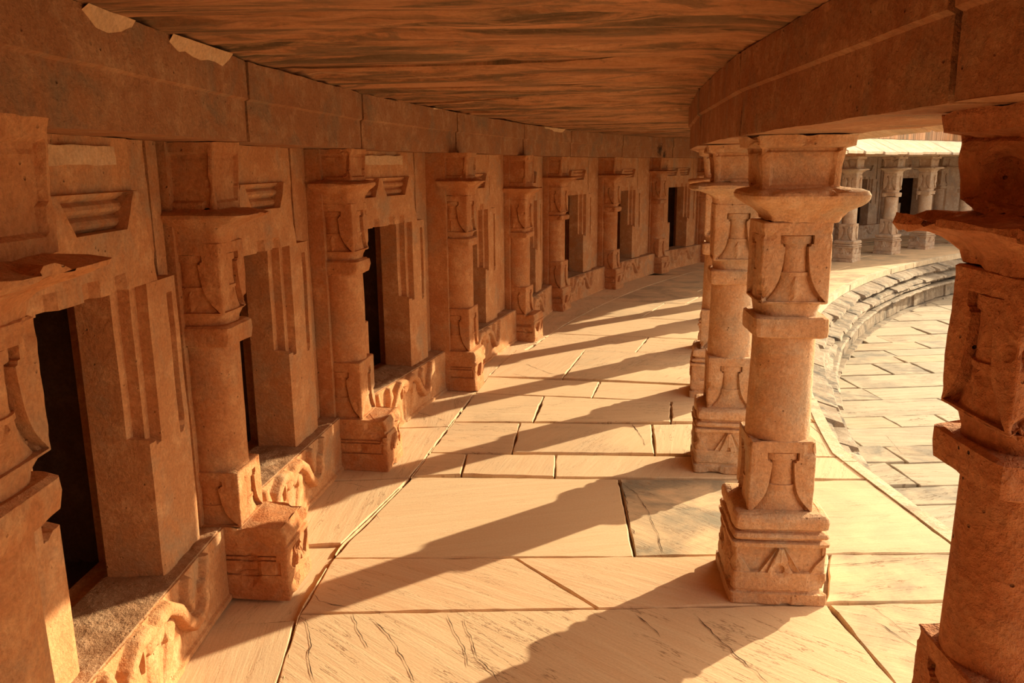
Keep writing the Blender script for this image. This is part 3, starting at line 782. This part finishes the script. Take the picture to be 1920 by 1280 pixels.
# pale mortar packed between ceiling slabs and the wall-side beams
bm = bmesh.new()
for ka, kb in ((.33, .47), (.60, .86), (2.05, 2.3), (2.5, 3.1), (4.3, 4.7)):
    rr = 18.84 if 2.4 < ka < 4.6 else 18.885
    n_ = max(3, int((kb - ka) / .03)); prev = None
    for a in range(n_ + 1):
        kk = ka + (kb - ka) * a / n_
        h = .012 + .022 * abs(noise.noise(Vector((kk * 9, 1, 2)))) + (.012 if 0 < a < n_ else -.008)
        q = [bm.verts.new(P(rr - .022 - .01 * noise.noise(Vector((kk * 14, 5, 5))), kk, 1.966)), bm.verts.new(P(rr - .006, kk, 1.958 - h)), bm.verts.new(P(rr + .03, kk, 1.955 - h)), bm.verts.new(P(rr + .03, kk, 1.966))]
        if prev:
            for j in range(4): bm.faces.new((prev[j], prev[(j + 1) % 4], q[(j + 1) % 4], q[j]))
        prev = q
tag(mk('ceiling_mortar', bm, M_PLASTER), kind='structure')

# ------------------------------------------------------------------ paving
class Slabs:
    def __init__(s): s.bm = bmesh.new(); s.info = []
    def add(s, poly, z1, z0, rot, tint, gap=.0046, rag=.008, seg=.05, relief=.0):
        """polygon (counter-clockwise or not) -> worn slab with ragged edges; tint = (warm, grey, cracks)"""
        n = len(poly)
        c = sum((Vector((p[0], p[1])) for p in poly), Vector((0, 0))) / n
        area = sum(poly[i][0] * poly[(i + 1) % n][1] - poly[(i + 1) % n][0] * poly[i][1] for i in range(n))
        pts = [Vector((p[0], p[1])) for p in poly]
        if area < 0: pts.reverse()
        # inset
        ins = []
        for i in range(n):
            a, b, c2 = pts[i - 1], pts[i], pts[(i + 1) % n]
            d1 = (b - a).normalized(); d2 = (c2 - b).normalized()
            n1 = Vector((-d1.y, d1.x)); n2 = Vector((-d2.y, d2.x))
            m = (n1 + n2); m = m / max(.35, m.dot(n1)) ; ins.append(b + m * gap)
        ed = []
        for i in range(n):
            a, b = ins[i], ins[(i + 1) % n]; L = (b - a).length; q = max(1, int(L / seg))
            nn = Vector((-(b - a).y, (b - a).x)).normalized()
            for j in range(q):
                v = a.lerp(b, j / q)
                r_ = noise.noise(Vector((v.x * 9, v.y * 9, 3.3))) * rag + noise.noise(Vector((v.x * 31, v.y * 31, 1.3))) * rag * .7
                if j: v = v + nn * (r_)
                ed.append(v)
        cc = sum(ed, Vector((0, 0))) / len(ed)
        top, mid, bot = [], [], []
        for v in ed:
            inn = v + (cc - v).normalized() * .006
            top.append(s.bm.verts.new((inn.x, inn.y, z1)))
            mid.append(s.bm.verts.new((v.x, v.y, z1 - .006)))
            bot.append(s.bm.verts.new((v.x, v.y, z0)))
        N = len(ed); fs = []
        fs.append(s.bm.faces.new(top))
        for i in range(N):
            j = (i + 1) % N
            fs.append(s.bm.faces.new((mid[i], mid[j], top[j], top[i])))
            fs.append(s.bm.faces.new((bot[i], bot[j], mid[j], mid[i])))
        s.info.append((len(fs), rot, tint, (random.uniform(0, 50), random.uniform(0, 50))))
    def build(s, name, mat):
        me = D.meshes.new(name); s.bm.to_mesh(me); s.bm.free(); me.materials.append(mat)
        uvl = me.uv_layers.new(name='UVMap'); col = me.color_attributes.new('tint', 'FLOAT_COLOR', 'CORNER')
        uvl = me.uv_layers['UVMap']; col = me.color_attributes['tint']
        fi = 0
        for cnt, rot, tint, off in s.info:
            cr, sr = math.cos(rot), math.sin(rot)
            for p in me.polygons[fi:fi + cnt]:
                for li in p.loop_indices:
                    co = me.vertices[me.loops[li].vertex_index].co
                    uvl.data[li].uv = (co.x * cr + co.y * sr + off[0], -co.x * sr + co.y * cr + off[1])
                    col.data[li].color = (tint[0], tint[1], tint[2], 1)
            fi += cnt
        o = D.objects.new(name, me); COL.objects.link(o); return o
CAMF = None
# camera frame (also used to lay the slab joints where they were measured on the ground)
F_, YAW, PIT, ROL = 1523.92, .0714, .2131, -.0095
fw = Vector((math.sin(YAW) * math.cos(PIT), math.cos(YAW) * math.cos(PIT), -math.sin(PIT)))
rt0 = Vector((math.cos(YAW), -math.sin(YAW), 0)); up0 = rt0.cross(fw)
rt = rt0 * math.cos(ROL) + up0 * math.sin(ROL); up = -rt0 * math.sin(ROL) + up0 * math.cos(ROL)
def G(x, y):
    v = fw * F_ + rt * (x - 960) - up * (y - 640); t = -1.6 / v.z; return (v.x * t, v.y * t)
def line_x(A, B, x):      # point at abscissa x on a measured joint
    t = (x - A[0]) / (B[0] - A[0]); return (x, A[1] + (B[1] - A[1]) * t)
fl = Slabs()
def rt_(lo=.2, hi=.5): return random.uniform(lo, hi)
# border strip along the wall joint J, rows across the walkway
J = [G(515, 1330), G(530, 1280), G(560, 1150), G(605, 1075), G(640, 1020), G(700, 965), G(770, 895)]
def Jx(y):
    pts = sorted([(q[1], q[0]) for q in J] + [(-.6, -.62), (5.8, .17), (6.17, .259), (7.25, .62)])
    if y > 7.2: return CX - math.sqrt(18.63 ** 2 - (y - CY) ** 2)
    return interp(pts, y)
def curb_r(): return 16.30
def Cx(y):               # inner edge of the pavement at ordinate y
    return max(2.10, CX - math.sqrt(16.37 ** 2 - (y - CY) ** 2)) if y < 4.9 else CX - math.sqrt(16.37 ** 2 - (y - CY) ** 2)
def Wx(y): return CX - math.sqrt(19.12 ** 2 - (y - CY) ** 2)
R1 = (G(560, 1150), G(1350, 1135)); R2 = (G(640, 1046), G(1330, 1041)); R3 = (G(770, 893), G(1300, 897))
R4 = (G(760, 847), G(1300, 855)); R5 = (G(770, 790), G(1310, 792)); R6 = (G(900, 737), G(1300, 754)); R7 = (G(960, 708), G(1290, 722)); R8 = (G(1080, 660), G(1290, 668))
rows = [(G(500, 1420), G(1500, 1420))]
def yat(R, x):
    A, B = R; return A[1] + (B[1] - A[1]) * (x - A[0]) / (B[0] - A[0])
R0 = ((-.6, 1.35), (1.7, 1.30)); Rm = ((-.6, .2), (1.7, .15)); Rn = ((-.6, -1.2), (1.7, -1.2)); Ro = ((-.6, -2.8), (1.7, -2.8))
joints = {  # measured upright joints of each row: (lower point, upper point)
    0: [], 1: [(G(1120, 1140), G(965, 1045))], 2: [(G(1190, 1043), G(1160, 897))],
    3: [(G(865, 888), G(875, 850)), (G(1040, 893), G(1042, 852))], 4: [(G(960, 848), G(975, 792)), (G(1228, 850), G(1222, 795))],
    5: [(G(1000, 790), G(1020, 742)), (G(1258, 790), G(1258, 752))], 6: [(G(1110, 745), G(1125, 715))], 7: [(G(1055, 708), G(1098, 655))]}
Rs = [R1, R2, R3, R4, R5, R6, R7, R8]
base_rows_ = [Ro, Rn, Rm, R0] + Rs
def row_slabs(Ra, Rb, cuts, spec, right=True):
    ya, yb = yat(Ra, 0), yat(Rb, 0)
    xl_a = Jx(yat(Ra, Jx(ya))); xl_b = Jx(yat(Rb, Jx(yb)))
    left = ((xl_a, yat(Ra, xl_a)), (xl_b, yat(Rb, xl_b)))
    ra, rb = Cx(yat(Ra, 1.8)), Cx(yat(Rb, 1.8))
    rightc = ((ra, yat(Ra, ra)), (rb, yat(Rb, rb)))
    edges = [left] + cuts + [rightc]
    for j, (e0, e1) in enumerate(zip(edges, edges[1:])):
        rot, tint = spec(j)
        fl.add([e0[0], e1[0], e1[1], e0[1]], random.uniform(-.002, .001), -.05, rot, tint)
def spec_def(j): return (random.uniform(-.25, .25) + (0 if random.random() < .7 else 1.1), (random.random() * .5, random.random() * .25, random.random()))
cutx = {-4: [.4], -3: [.9], -2: [.3], -1: []}
for idx in range(len(base_rows_) - 1):
    Ra, Rb = base_rows_[idx], base_rows_[idx + 1]
    m = idx - 3
    if m < 0:
        cuts = [((x, yat(Ra, x)), (x + .1, yat(Rb, x + .1))) for x in cutx.get(m - 0, [.5])]
        row_slabs(Ra, Rb, cuts, spec_def); continue
    if m == 0:        # the wide foreground slab with diagonal cleavage, then grey one under the column
        cuts = [((1.35, yat(Ra, 1.35)), G(1552, 1132))]
        row_slabs(Ra, Rb, cuts, lambda j: ((-.82, (.45, .05, 1.0)), (-.5, (.2, .75, 1.0)))[j]); continue
    cuts = [(lo_, up_) for lo_, up_ in joints[m]]
    if m == 1: cuts.append((G(1545, 1129), G(1555, 1037)))
    if m == 2: cuts.append((G(1500, 1038), G(1500, 900)))
    if m in (3, 4, 5): cuts.append(((2.0 + .05 * m, yat(Ra, 2.0)), (2.0 + .05 * m, yat(Rb, 2.0))))
    sp = {1: lambda j: ((-.62, (.9, .0, .5)), (-.62, (.95, .05, .3)), (.1, (.0, .8, 1)))[j],
          2: lambda j: ((.15, (.15, .0, .1)), (-.9, (.1, 1.0, .8)), (.0, (.0, .35, .3)))[j]}.get(m, spec_def)
    row_slabs(Ra, Rb, cuts, sp)
# fissures that run through single slabs (measured), cut as thin dark wedges lying in the surface
FISS = [[(1162, 898), (1172, 930), (1180, 985), (1192, 1003)], [(1166, 905), (1192, 925), (1215, 958), (1232, 1000), (1244, 1040)],
        [(585, 1112), (600, 1128), (640, 1137), (660, 1140)], [(868, 1160), (885, 1200), (893, 1232), (925, 1262), (935, 1280)], [(840, 1152), (852, 1185), (868, 1210), (880, 1250)],
        [(700, 1160), (735, 1200), (760, 1240), (775, 1278)], [(660, 1150), (675, 1190), (690, 1215)], [(572, 1160), (583, 1200), (578, 1240), (590, 1280)],
        [(1300, 1150), (1345, 1195), (1400, 1245), (1440, 1280)], [(1190, 1150), (1215, 1170), (1240, 1195)], [(1625, 1130), (1665, 1160), (1710, 1195)], [(1640, 1165), (1680, 1190), (1735, 1222)],
        [(1355, 830 + 0), (1362, 845)], [(740, 768), (790, 775), (838, 790)], [(1185, 795), (1200, 815), (1210, 835)], [(960, 700), (1010, 712), (1055, 712)], [(985, 682), (1030, 700), (1062, 706)],
        [(640, 905), (665, 908), (690, 915)], [(705, 964), (712, 975)], [(1500, 1060), (1600, 1058), (1700, 1050)], [(1660, 815), (1690, 850)]]
fis = bmesh.new()
for pl_ in FISS:
    pts = []
    for a, b in zip(pl_, pl_[1:]):
        A_, B_ = Vector(G(*a)), Vector(G(*b)); n_ = max(2, int((B_ - A_).length / .012))
        pts += [A_.lerp(B_, q / n_) for q in range(n_)]
    pts.append(Vector(G(*pl_[-1])))
    pv = None
    for j, q in enumerate(pts):
        t_ = (pts[min(j + 1, len(pts) - 1)] - pts[max(j - 1, 0)]).normalized(); nn_ = Vector((-t_.y, t_.x))
        q = q + nn_ * .008 * noise.noise(Vector((q.x * 28, q.y * 28, 2)))
        w_ = (.0007 + .0022 * max(0, noise.noise(Vector((q.x * 16, q.y * 16, 8))) + .25)) * min(1, (j + .3) / 4, (len(pts) - j) / 4)
        v_ = [fis.verts.new((q.x + nn_.x * s_ * w_, q.y + nn_.y * s_ * w_, .0022)) for s_ in (-1, 1)]
        if pv: fis.faces.new((pv[0], pv[1], v_[1], v_[0]))
        pv = v_
M_FISS = stone('fissure_shadow_dirt', c3(.10, .045, .02), c3(.07, .03, .015), c3(.13, .06, .03), c3(.08, .05, .03), .2, .2, pits=False)
tag(mk('floor_fissures', fis, M_FISS), kind='structure')
# rows further round the ring
k = 3.65 + 0.0
def ring_slab(r0, r1, k0, k1, tint, rot=None):
    e = er((k0 + k1) / 2); a_ = math.atan2(e.y, e.x)
    fl.add([tuple(P(r0, k0)[:2]), tuple(P(r1, k0)[:2]), tuple(P(r1, k1)[:2]), tuple(P(r0, k1)[:2])], random.uniform(-.002, .001), -.05, a_ + random.uniform(-.2, .2), tint)
def kk_of(x, y):
    return (math.atan2(y - CY, -(x - CX)) - A0) / DA
yA = R8; x_l, x_r = Jx(yat(R8, .8)), Cx(yat(R8, 2.4))
pl, pr = (x_l, yat(R8, x_l)), (x_r, yat(R8, x_r))
kl, kr = kk_of(*pl), kk_of(*pr)
rl = math.hypot(pl[0] - CX, pl[1] - CY)
k_in, k_out = kr, kl          # at the curb / at the wall joint
rj = 18.632
while k_out < 14:
    w = random.uniform(.42, .75)
    ki, ko = k_in + w + (max(0, k_out - k_in) * .12), k_out + w
    if ki < ko - .0: ki = min(ko, ki + .1)
    cuts = [16.375] + sorted(random.uniform(16.9, 18.2) for _ in range(random.choice((1, 1, 2)))) + [rj]
    cuts = [cuts[0]] + [c for a, c in zip(cuts, cuts[1:]) if c - a > .25 or c == rj]
    for ra, rb in zip(cuts, cuts[1:]):
        f0, f1 = (ra - 16.375) / (rj - 16.375), (rb - 16.375) / (rj - 16.375)
        l = lambda a, b, f: a + (b - a) * f
        fl.add([tuple(P(ra, l(k_in, k_out, f0))[:2]), tuple(P(rb, l(k_in, k_out, f1))[:2]), tuple(P(rb, l(ki, ko, f1))[:2]), tuple(P(ra, l(ki, ko, f0))[:2])],
               random.uniform(-.002, .001), -.05, yaw(ko) + random.uniform(-.2, .2), (random.random() * .5, random.random() * (.3 if ko < 6 else .8), random.random()))
    k_in, k_out = ki, ko
# border strip slabs between joint J and the wall
ys = [-2.8, -1.4, -.2, .9, 1.9, 2.72]
yb = ys + [3.32, 4.06, 4.9, 5.62, 6.5, 7.3, 8.1, 9.0, 9.9, 10.8, 11.75]
for y0, y1 in zip(yb, yb[1:]):
    low = -.012 if abs(y0 - 2.72) < .01 else (0.0)
    fl.add([(Jx(y0) - .004, y0), (Jx(y1) - .004, y1), (Wx(y1) - .1, y1 - .0), (Wx(y0) - .1, y0)], low + random.uniform(-.003, .0), -.06, 1.4 + random.uniform(-.2, .2), (random.random() * .8, random.random() * .3, random.random()))
for q in range(8):
    k0 = kk_of(Jx(11.75), 11.75) + q * .85; k1 = k0 + .85
    ring_slab(18.634, 19.2, k0, k1, (.4, .4, .5))
tag(fl.build('floor', M_FLOOR), kind='structure')
bm = bmesh.new(); ringbox(bm, 16.34, 19.4, -3.3, 14.2, -.2, -.022, 2, 120)
for v in bm.verts:
    dx, dy = v.co.x - CX, v.co.y - CY; r = math.hypot(dx, dy)
    if r < 16.4: f = (kerb_r((math.atan2(dy, -dx) - A0) / DA) + .03) / r; v.co.x = CX + dx * f; v.co.y = CY + dy * f
tag(mk('floor_bedding', bm, M_SOIL), kind='structure')
# pale mortar fillets lying in the wide joint J
bm = bmesh.new()
pts = [(Jx(y), y) for y in [1.9 + i * .06 for i in range(100)]]
for i, (a, b) in enumerate(zip(pts, pts[1:])):
    if noise.noise(Vector((a[0] * 6, a[1] * 6, 9))) < -.12: continue
    w = .010 + .006 * noise.noise(Vector((a[1] * 20, 0, 4)))
    v = [bm.verts.new((p_[0] + s_ * w, p_[1], z_)) for p_ in (a, b) for s_, z_ in ((-1, -.02), (0, .0015 - .004 * random.random()), (1, -.02))]
    bm.faces.new((v[0], v[1], v[4], v[3])); bm.faces.new((v[1], v[2], v[5], v[4]))
tag(mk('floor_joint_mortar', bm, M_PLASTER), kind='structure')

# courtyard kerb strip and moulded plinth
bm = bmesh.new()
def warp(bm, v0=0):
    bm.verts.ensure_lookup_table()
    for v in bm.verts[v0:]:
        dx, dy = v.co.x - CX, v.co.y - CY; r = math.hypot(dx, dy); k_ = (math.atan2(dy, -dx) - A0) / DA
        f = (r + kerb_r(k_) - 16.30) / r
        v.co.x = CX + dx * f; v.co.y = CY + dy * f
def kerb_piece(k0, k1, r0, r1, z0, z1, sd):
    ringbox(bm, r0, r1, k0, k1, z0, z1, 2, max(2, int((k1 - k0) / .08)))
k = -3.2
while k < 14:
    w = random.uniform(.6, 1.1); kerb_piece(k + .004, k + w - .004, 16.235 + random.uniform(-.006, .006), 16.30, -.075, .006, 0); k += w
rough(bm, .004, 8, 2, .002, 30); warp(bm)
M_KERB = stone('pale_kerb_stone', c3(.72, .58, .40), c3(.62, .46, .30), c3(.80, .68, .5), c3(.34, .26, .19), .8, .6)
tag(mk('floor_kerb', bm, M_KERB), kind='structure')
bm = bmesh.new()
def course(prof, wmin, wmax, jr, jz, sd, breakp=.0, nk=5):
    """one course of moulded plinth blocks; prof: (r, z) outline"""
    k = -3.2 + sd * .13
    while k < 14:
        w = random.uniform(wmin, wmax); dr = random.uniform(-jr, jr); dz = random.uniform(-jz, jz); brk = random.random() < breakp
        rings = []
        for a in range(nk + 1):
            kk = k + .004 + (w - .008) * a / nk
            ring = []
            for (r, z) in prof:
                q = noise.noise(Vector((kk * 9, r * 8, sd + z * 5)))
                rr = r + dr + q * .016
                if brk and r < 16.15: rr = r + dr + .05 + .06 * abs(noise.noise(Vector((kk * 14, 2, sd))))
                ring.append(bm.verts.new(P(rr, kk, z + dz + q * .006)))
            rings.append(ring)
        for r0, r1 in zip(rings, rings[1:]):
            for j in range(len(prof)):
                q = (j + 1) % len(prof); bm.faces.new((r0[j], r0[q], r1[q], r1[j]))
        bm.faces.new(rings[0]); bm.faces.new(list(reversed(rings[-1]))); k += w
course([(16.33, -.078), (16.245, -.08), (16.06, -.135), (16.045, -.165), (16.33, -.17)], .18, .5, .02, .006, 1, .3, 6)
course([(16.33, -.172), (16.13, -.175), (16.12, -.21), (15.97, -.245), (15.955, -.275), (16.33, -.28)], .25, .6, .018, .005, 2, .3, 6)
course([(16.33, -.282), (16.03, -.284), (15.99, -.30), (15.985, -.325), (16.03, -.345), (16.33, -.35)], .3, .7, .012, .003, 3, .12)
course([(16.33, -.352), (15.94, -.354), (15.92, -.37), (15.93, -.39), (16.33, -.395)], .3, .8, .008, .003, 4, .1)
course([(16.33, -.397), (16.0, -.399), (15.99, -.59), (16.33, -.60)], .25, .55, .02, .0, 5, .0)
course([(16.33, -.60), (15.93, -.602), (15.92, -.66), (16.33, -.66)], .4, .8, .012, .0, 6, .0)
warp(bm)
M_PLINTH = stone('blackened_plinth_stone', c3(.42, .33, .24), c3(.26, .19, .13), c3(.54, .45, .34), c3(.09, .08, .07), 1.0, .9)
tag(mk('wall_plinth', bm, M_PLINTH), kind='structure')

# courtyard paving
def in_court(px, py):
    dx, dy = px - CX, py - CY
    return math.hypot(dx, dy) < kerb_r((math.atan2(dy, -dx) - A0) / DA) - .05
ct = Slabs(); y = -5.0; ZC = -.62
rowi = 0
while y < 19:
    h = random.uniform(.30, .52); x = 1.2 + random.uniform(0, .4)
    sl0 = .02
    while x < 15:
        w = random.uniform(.45, 1.25)
        q = [(x, y), (x + w, y), (x + w, y + h), (x, y + h)]
        ins = all(in_court(px, py) for px, py in q)
        if ins:
            q = [(px, py + .05 * math.sin(px * .9 + 1)) for px, py in q]
            q[1] = (q[1][0] + random.uniform(-.04, .04), q[1][1]); 
            ct.add(q, ZC + random.uniform(-.006, .004), ZC - .05, random.uniform(-.3, .3), (random.random() ** 2, random.random() ** 1.2 * .95, random.random()), .006, .012, .09)
        else:   # fit the slab against the plinth
            x0 = None
            for px in (x + .1, x + .2, x + .3, x + .45, x + .6, x + .8):
                if px < x + w - .1 and all(in_court(*pq) for pq in ((px, y), (px, y + h))): x0 = px; break
            if x0:
                ct.add([(x0, y), (x + w, y), (x + w, y + h), (x0, y + h)], ZC + random.uniform(-.006, .004), ZC - .05, random.uniform(-.3, .3), (random.random() ** 2, random.random(), random.random()), .006, .012, .09)
        x += w
    y += h; rowi += 1
tag(ct.build('floor_courtyard', M_COURT), kind='structure')
bm = bmesh.new(); ringbox(bm, .2, 16.3, -6, 30, -.8, ZC - .03, 1, 90)
tag(mk('floor_courtyard_bed', bm, stone('courtyard_dust', c3(.52, .40, .27), c3(.4, .3, .2), c3(.6, .5, .36), c3(.3, .27, .22), .5, .4)), kind='structure')

# the ring carries on behind the viewer: plain walls and roof, added light-blocking walls, level ground all round
for nm, ka, kb in (('wall_and_light_block_behind', -14, -3.31), ('wall_far_side', 14.21, 40)):
    bm = bmesh.new(); n_ = int((kb - ka) * 1.5); kin = -2.0 if ka < 0 else kb
    ringbox(bm, 19.1, 19.3, ka if ka < 0 else 13.35, -2.3 if ka < 0 else kb, 0, 2.16, 1, n_); ringbox(bm, 16.86, 20.7, ka, kb, 1.96, 2.34, 1, n_)
    ringbox(bm, 16.45, 20.7, ka, kb, -.66, -.03, 1, n_); ringbox(bm, 16.8, 17.2, ka, -2.25 if ka < 0 else kb, 1.694, 1.96, 1, n_)
    kq = ka + .3
    while kq < (-2.4 if ka < 0 else kb): ringbox(bm, 16.87, 17.11, kq, kq + .15, -.03, 1.694); kq += 1.1
    if ka < 0: ringbox(bm, 16.88, 17.1, ka, -2.25, -.03, 1.694, 1, n_); ringbox(bm, 16.9, 19.1, -2.75, -2.6, -.03, 1.96)  # unseen infill and cross wall, added to cut light from behind
    tag(mk(nm, bm, M_WALL if ka < 0 else M_FAR), kind='structure')
bm = bmesh.new()
vs0 = [bm.verts.new((CX + 60 * math.cos(a * PI / 24), CY + 60 * math.sin(a * PI / 24), -.82)) for a in range(48)]; bm.faces.new(vs0)
tag(mk('ground', bm, stone('dusty_ground', c3(.42, .33, .22), c3(.36, .27, .17), c3(.5, .4, .28), c3(.3, .27, .2), .4, .3)), kind='structure')

# ------------------------------------------------------------------ light
sx, sy, el = .845, .535, math.radians(18.8)
vec = Vector((sx, sy, 0)).normalized() * math.cos(el) + Vector((0, 0, math.sin(el)))
sd = D.lights.new('sun', 'SUN'); sd.energy = 9.8; sd.color = (1.0, .84, .55); sd.angle = math.radians(.6)
so = D.objects.new('sun', sd); COL.objects.link(so); so.rotation_euler = vec.to_track_quat('Z', 'Y').to_euler(); so.location = (10, 6, 8)
w = D.worlds.new('sky'); S.world = w; w.use_nodes = True; nt = w.node_tree; nt.nodes.clear()
out = nd(nt, 'ShaderNodeOutputWorld'); bg = nd(nt, 'ShaderNodeBackground')
tc = nd(nt, 'ShaderNodeTexCoord').outputs['Generated']
dot = nd(nt, 'ShaderNodeVectorMath', operation='DOT_PRODUCT'); nt.links.new(tc, dot.inputs[0]); dot.inputs[1].default_value = vec
glow = ramp(nt, dot.outputs['Value'], [(0.0, c3(.62, .58, .52)), (.6, c3(.92, .78, .60)), (1.0, c3(2.2, 1.7, 1.1))])
nt.links.new(glow, bg.inputs[0]); bg.inputs[1].default_value = 2.0
nt.links.new(bg.outputs[0], out.inputs[0])

# ------------------------------------------------------------------ camera
cd = D.cameras.new('camera'); cd.sensor_width = 36; cd.sensor_fit = 'HORIZONTAL'; cd.lens = 36 * F_ / 1920
cd.clip_start = .05; cd.clip_end = 200
co = D.objects.new('camera', cd); COL.objects.link(co)
co.matrix_world = Matrix(((rt.x, up.x, -fw.x, 0), (rt.y, up.y, -fw.y, 0), (rt.z, up.z, -fw.z, 1.6), (0, 0, 0, 1)))
S.camera = co
vs_ = S.view_settings; vs_.view_transform = 'Standard'; vs_.look = 'None'; vs_.exposure = 0.0; vs_.gamma = 1.0; vs_.use_curve_mapping = False
cy = S.cycles; cy.max_bounces = 10; cy.diffuse_bounces = 8; cy.use_denoising = True; cy.sample_clamp_indirect = 8.0
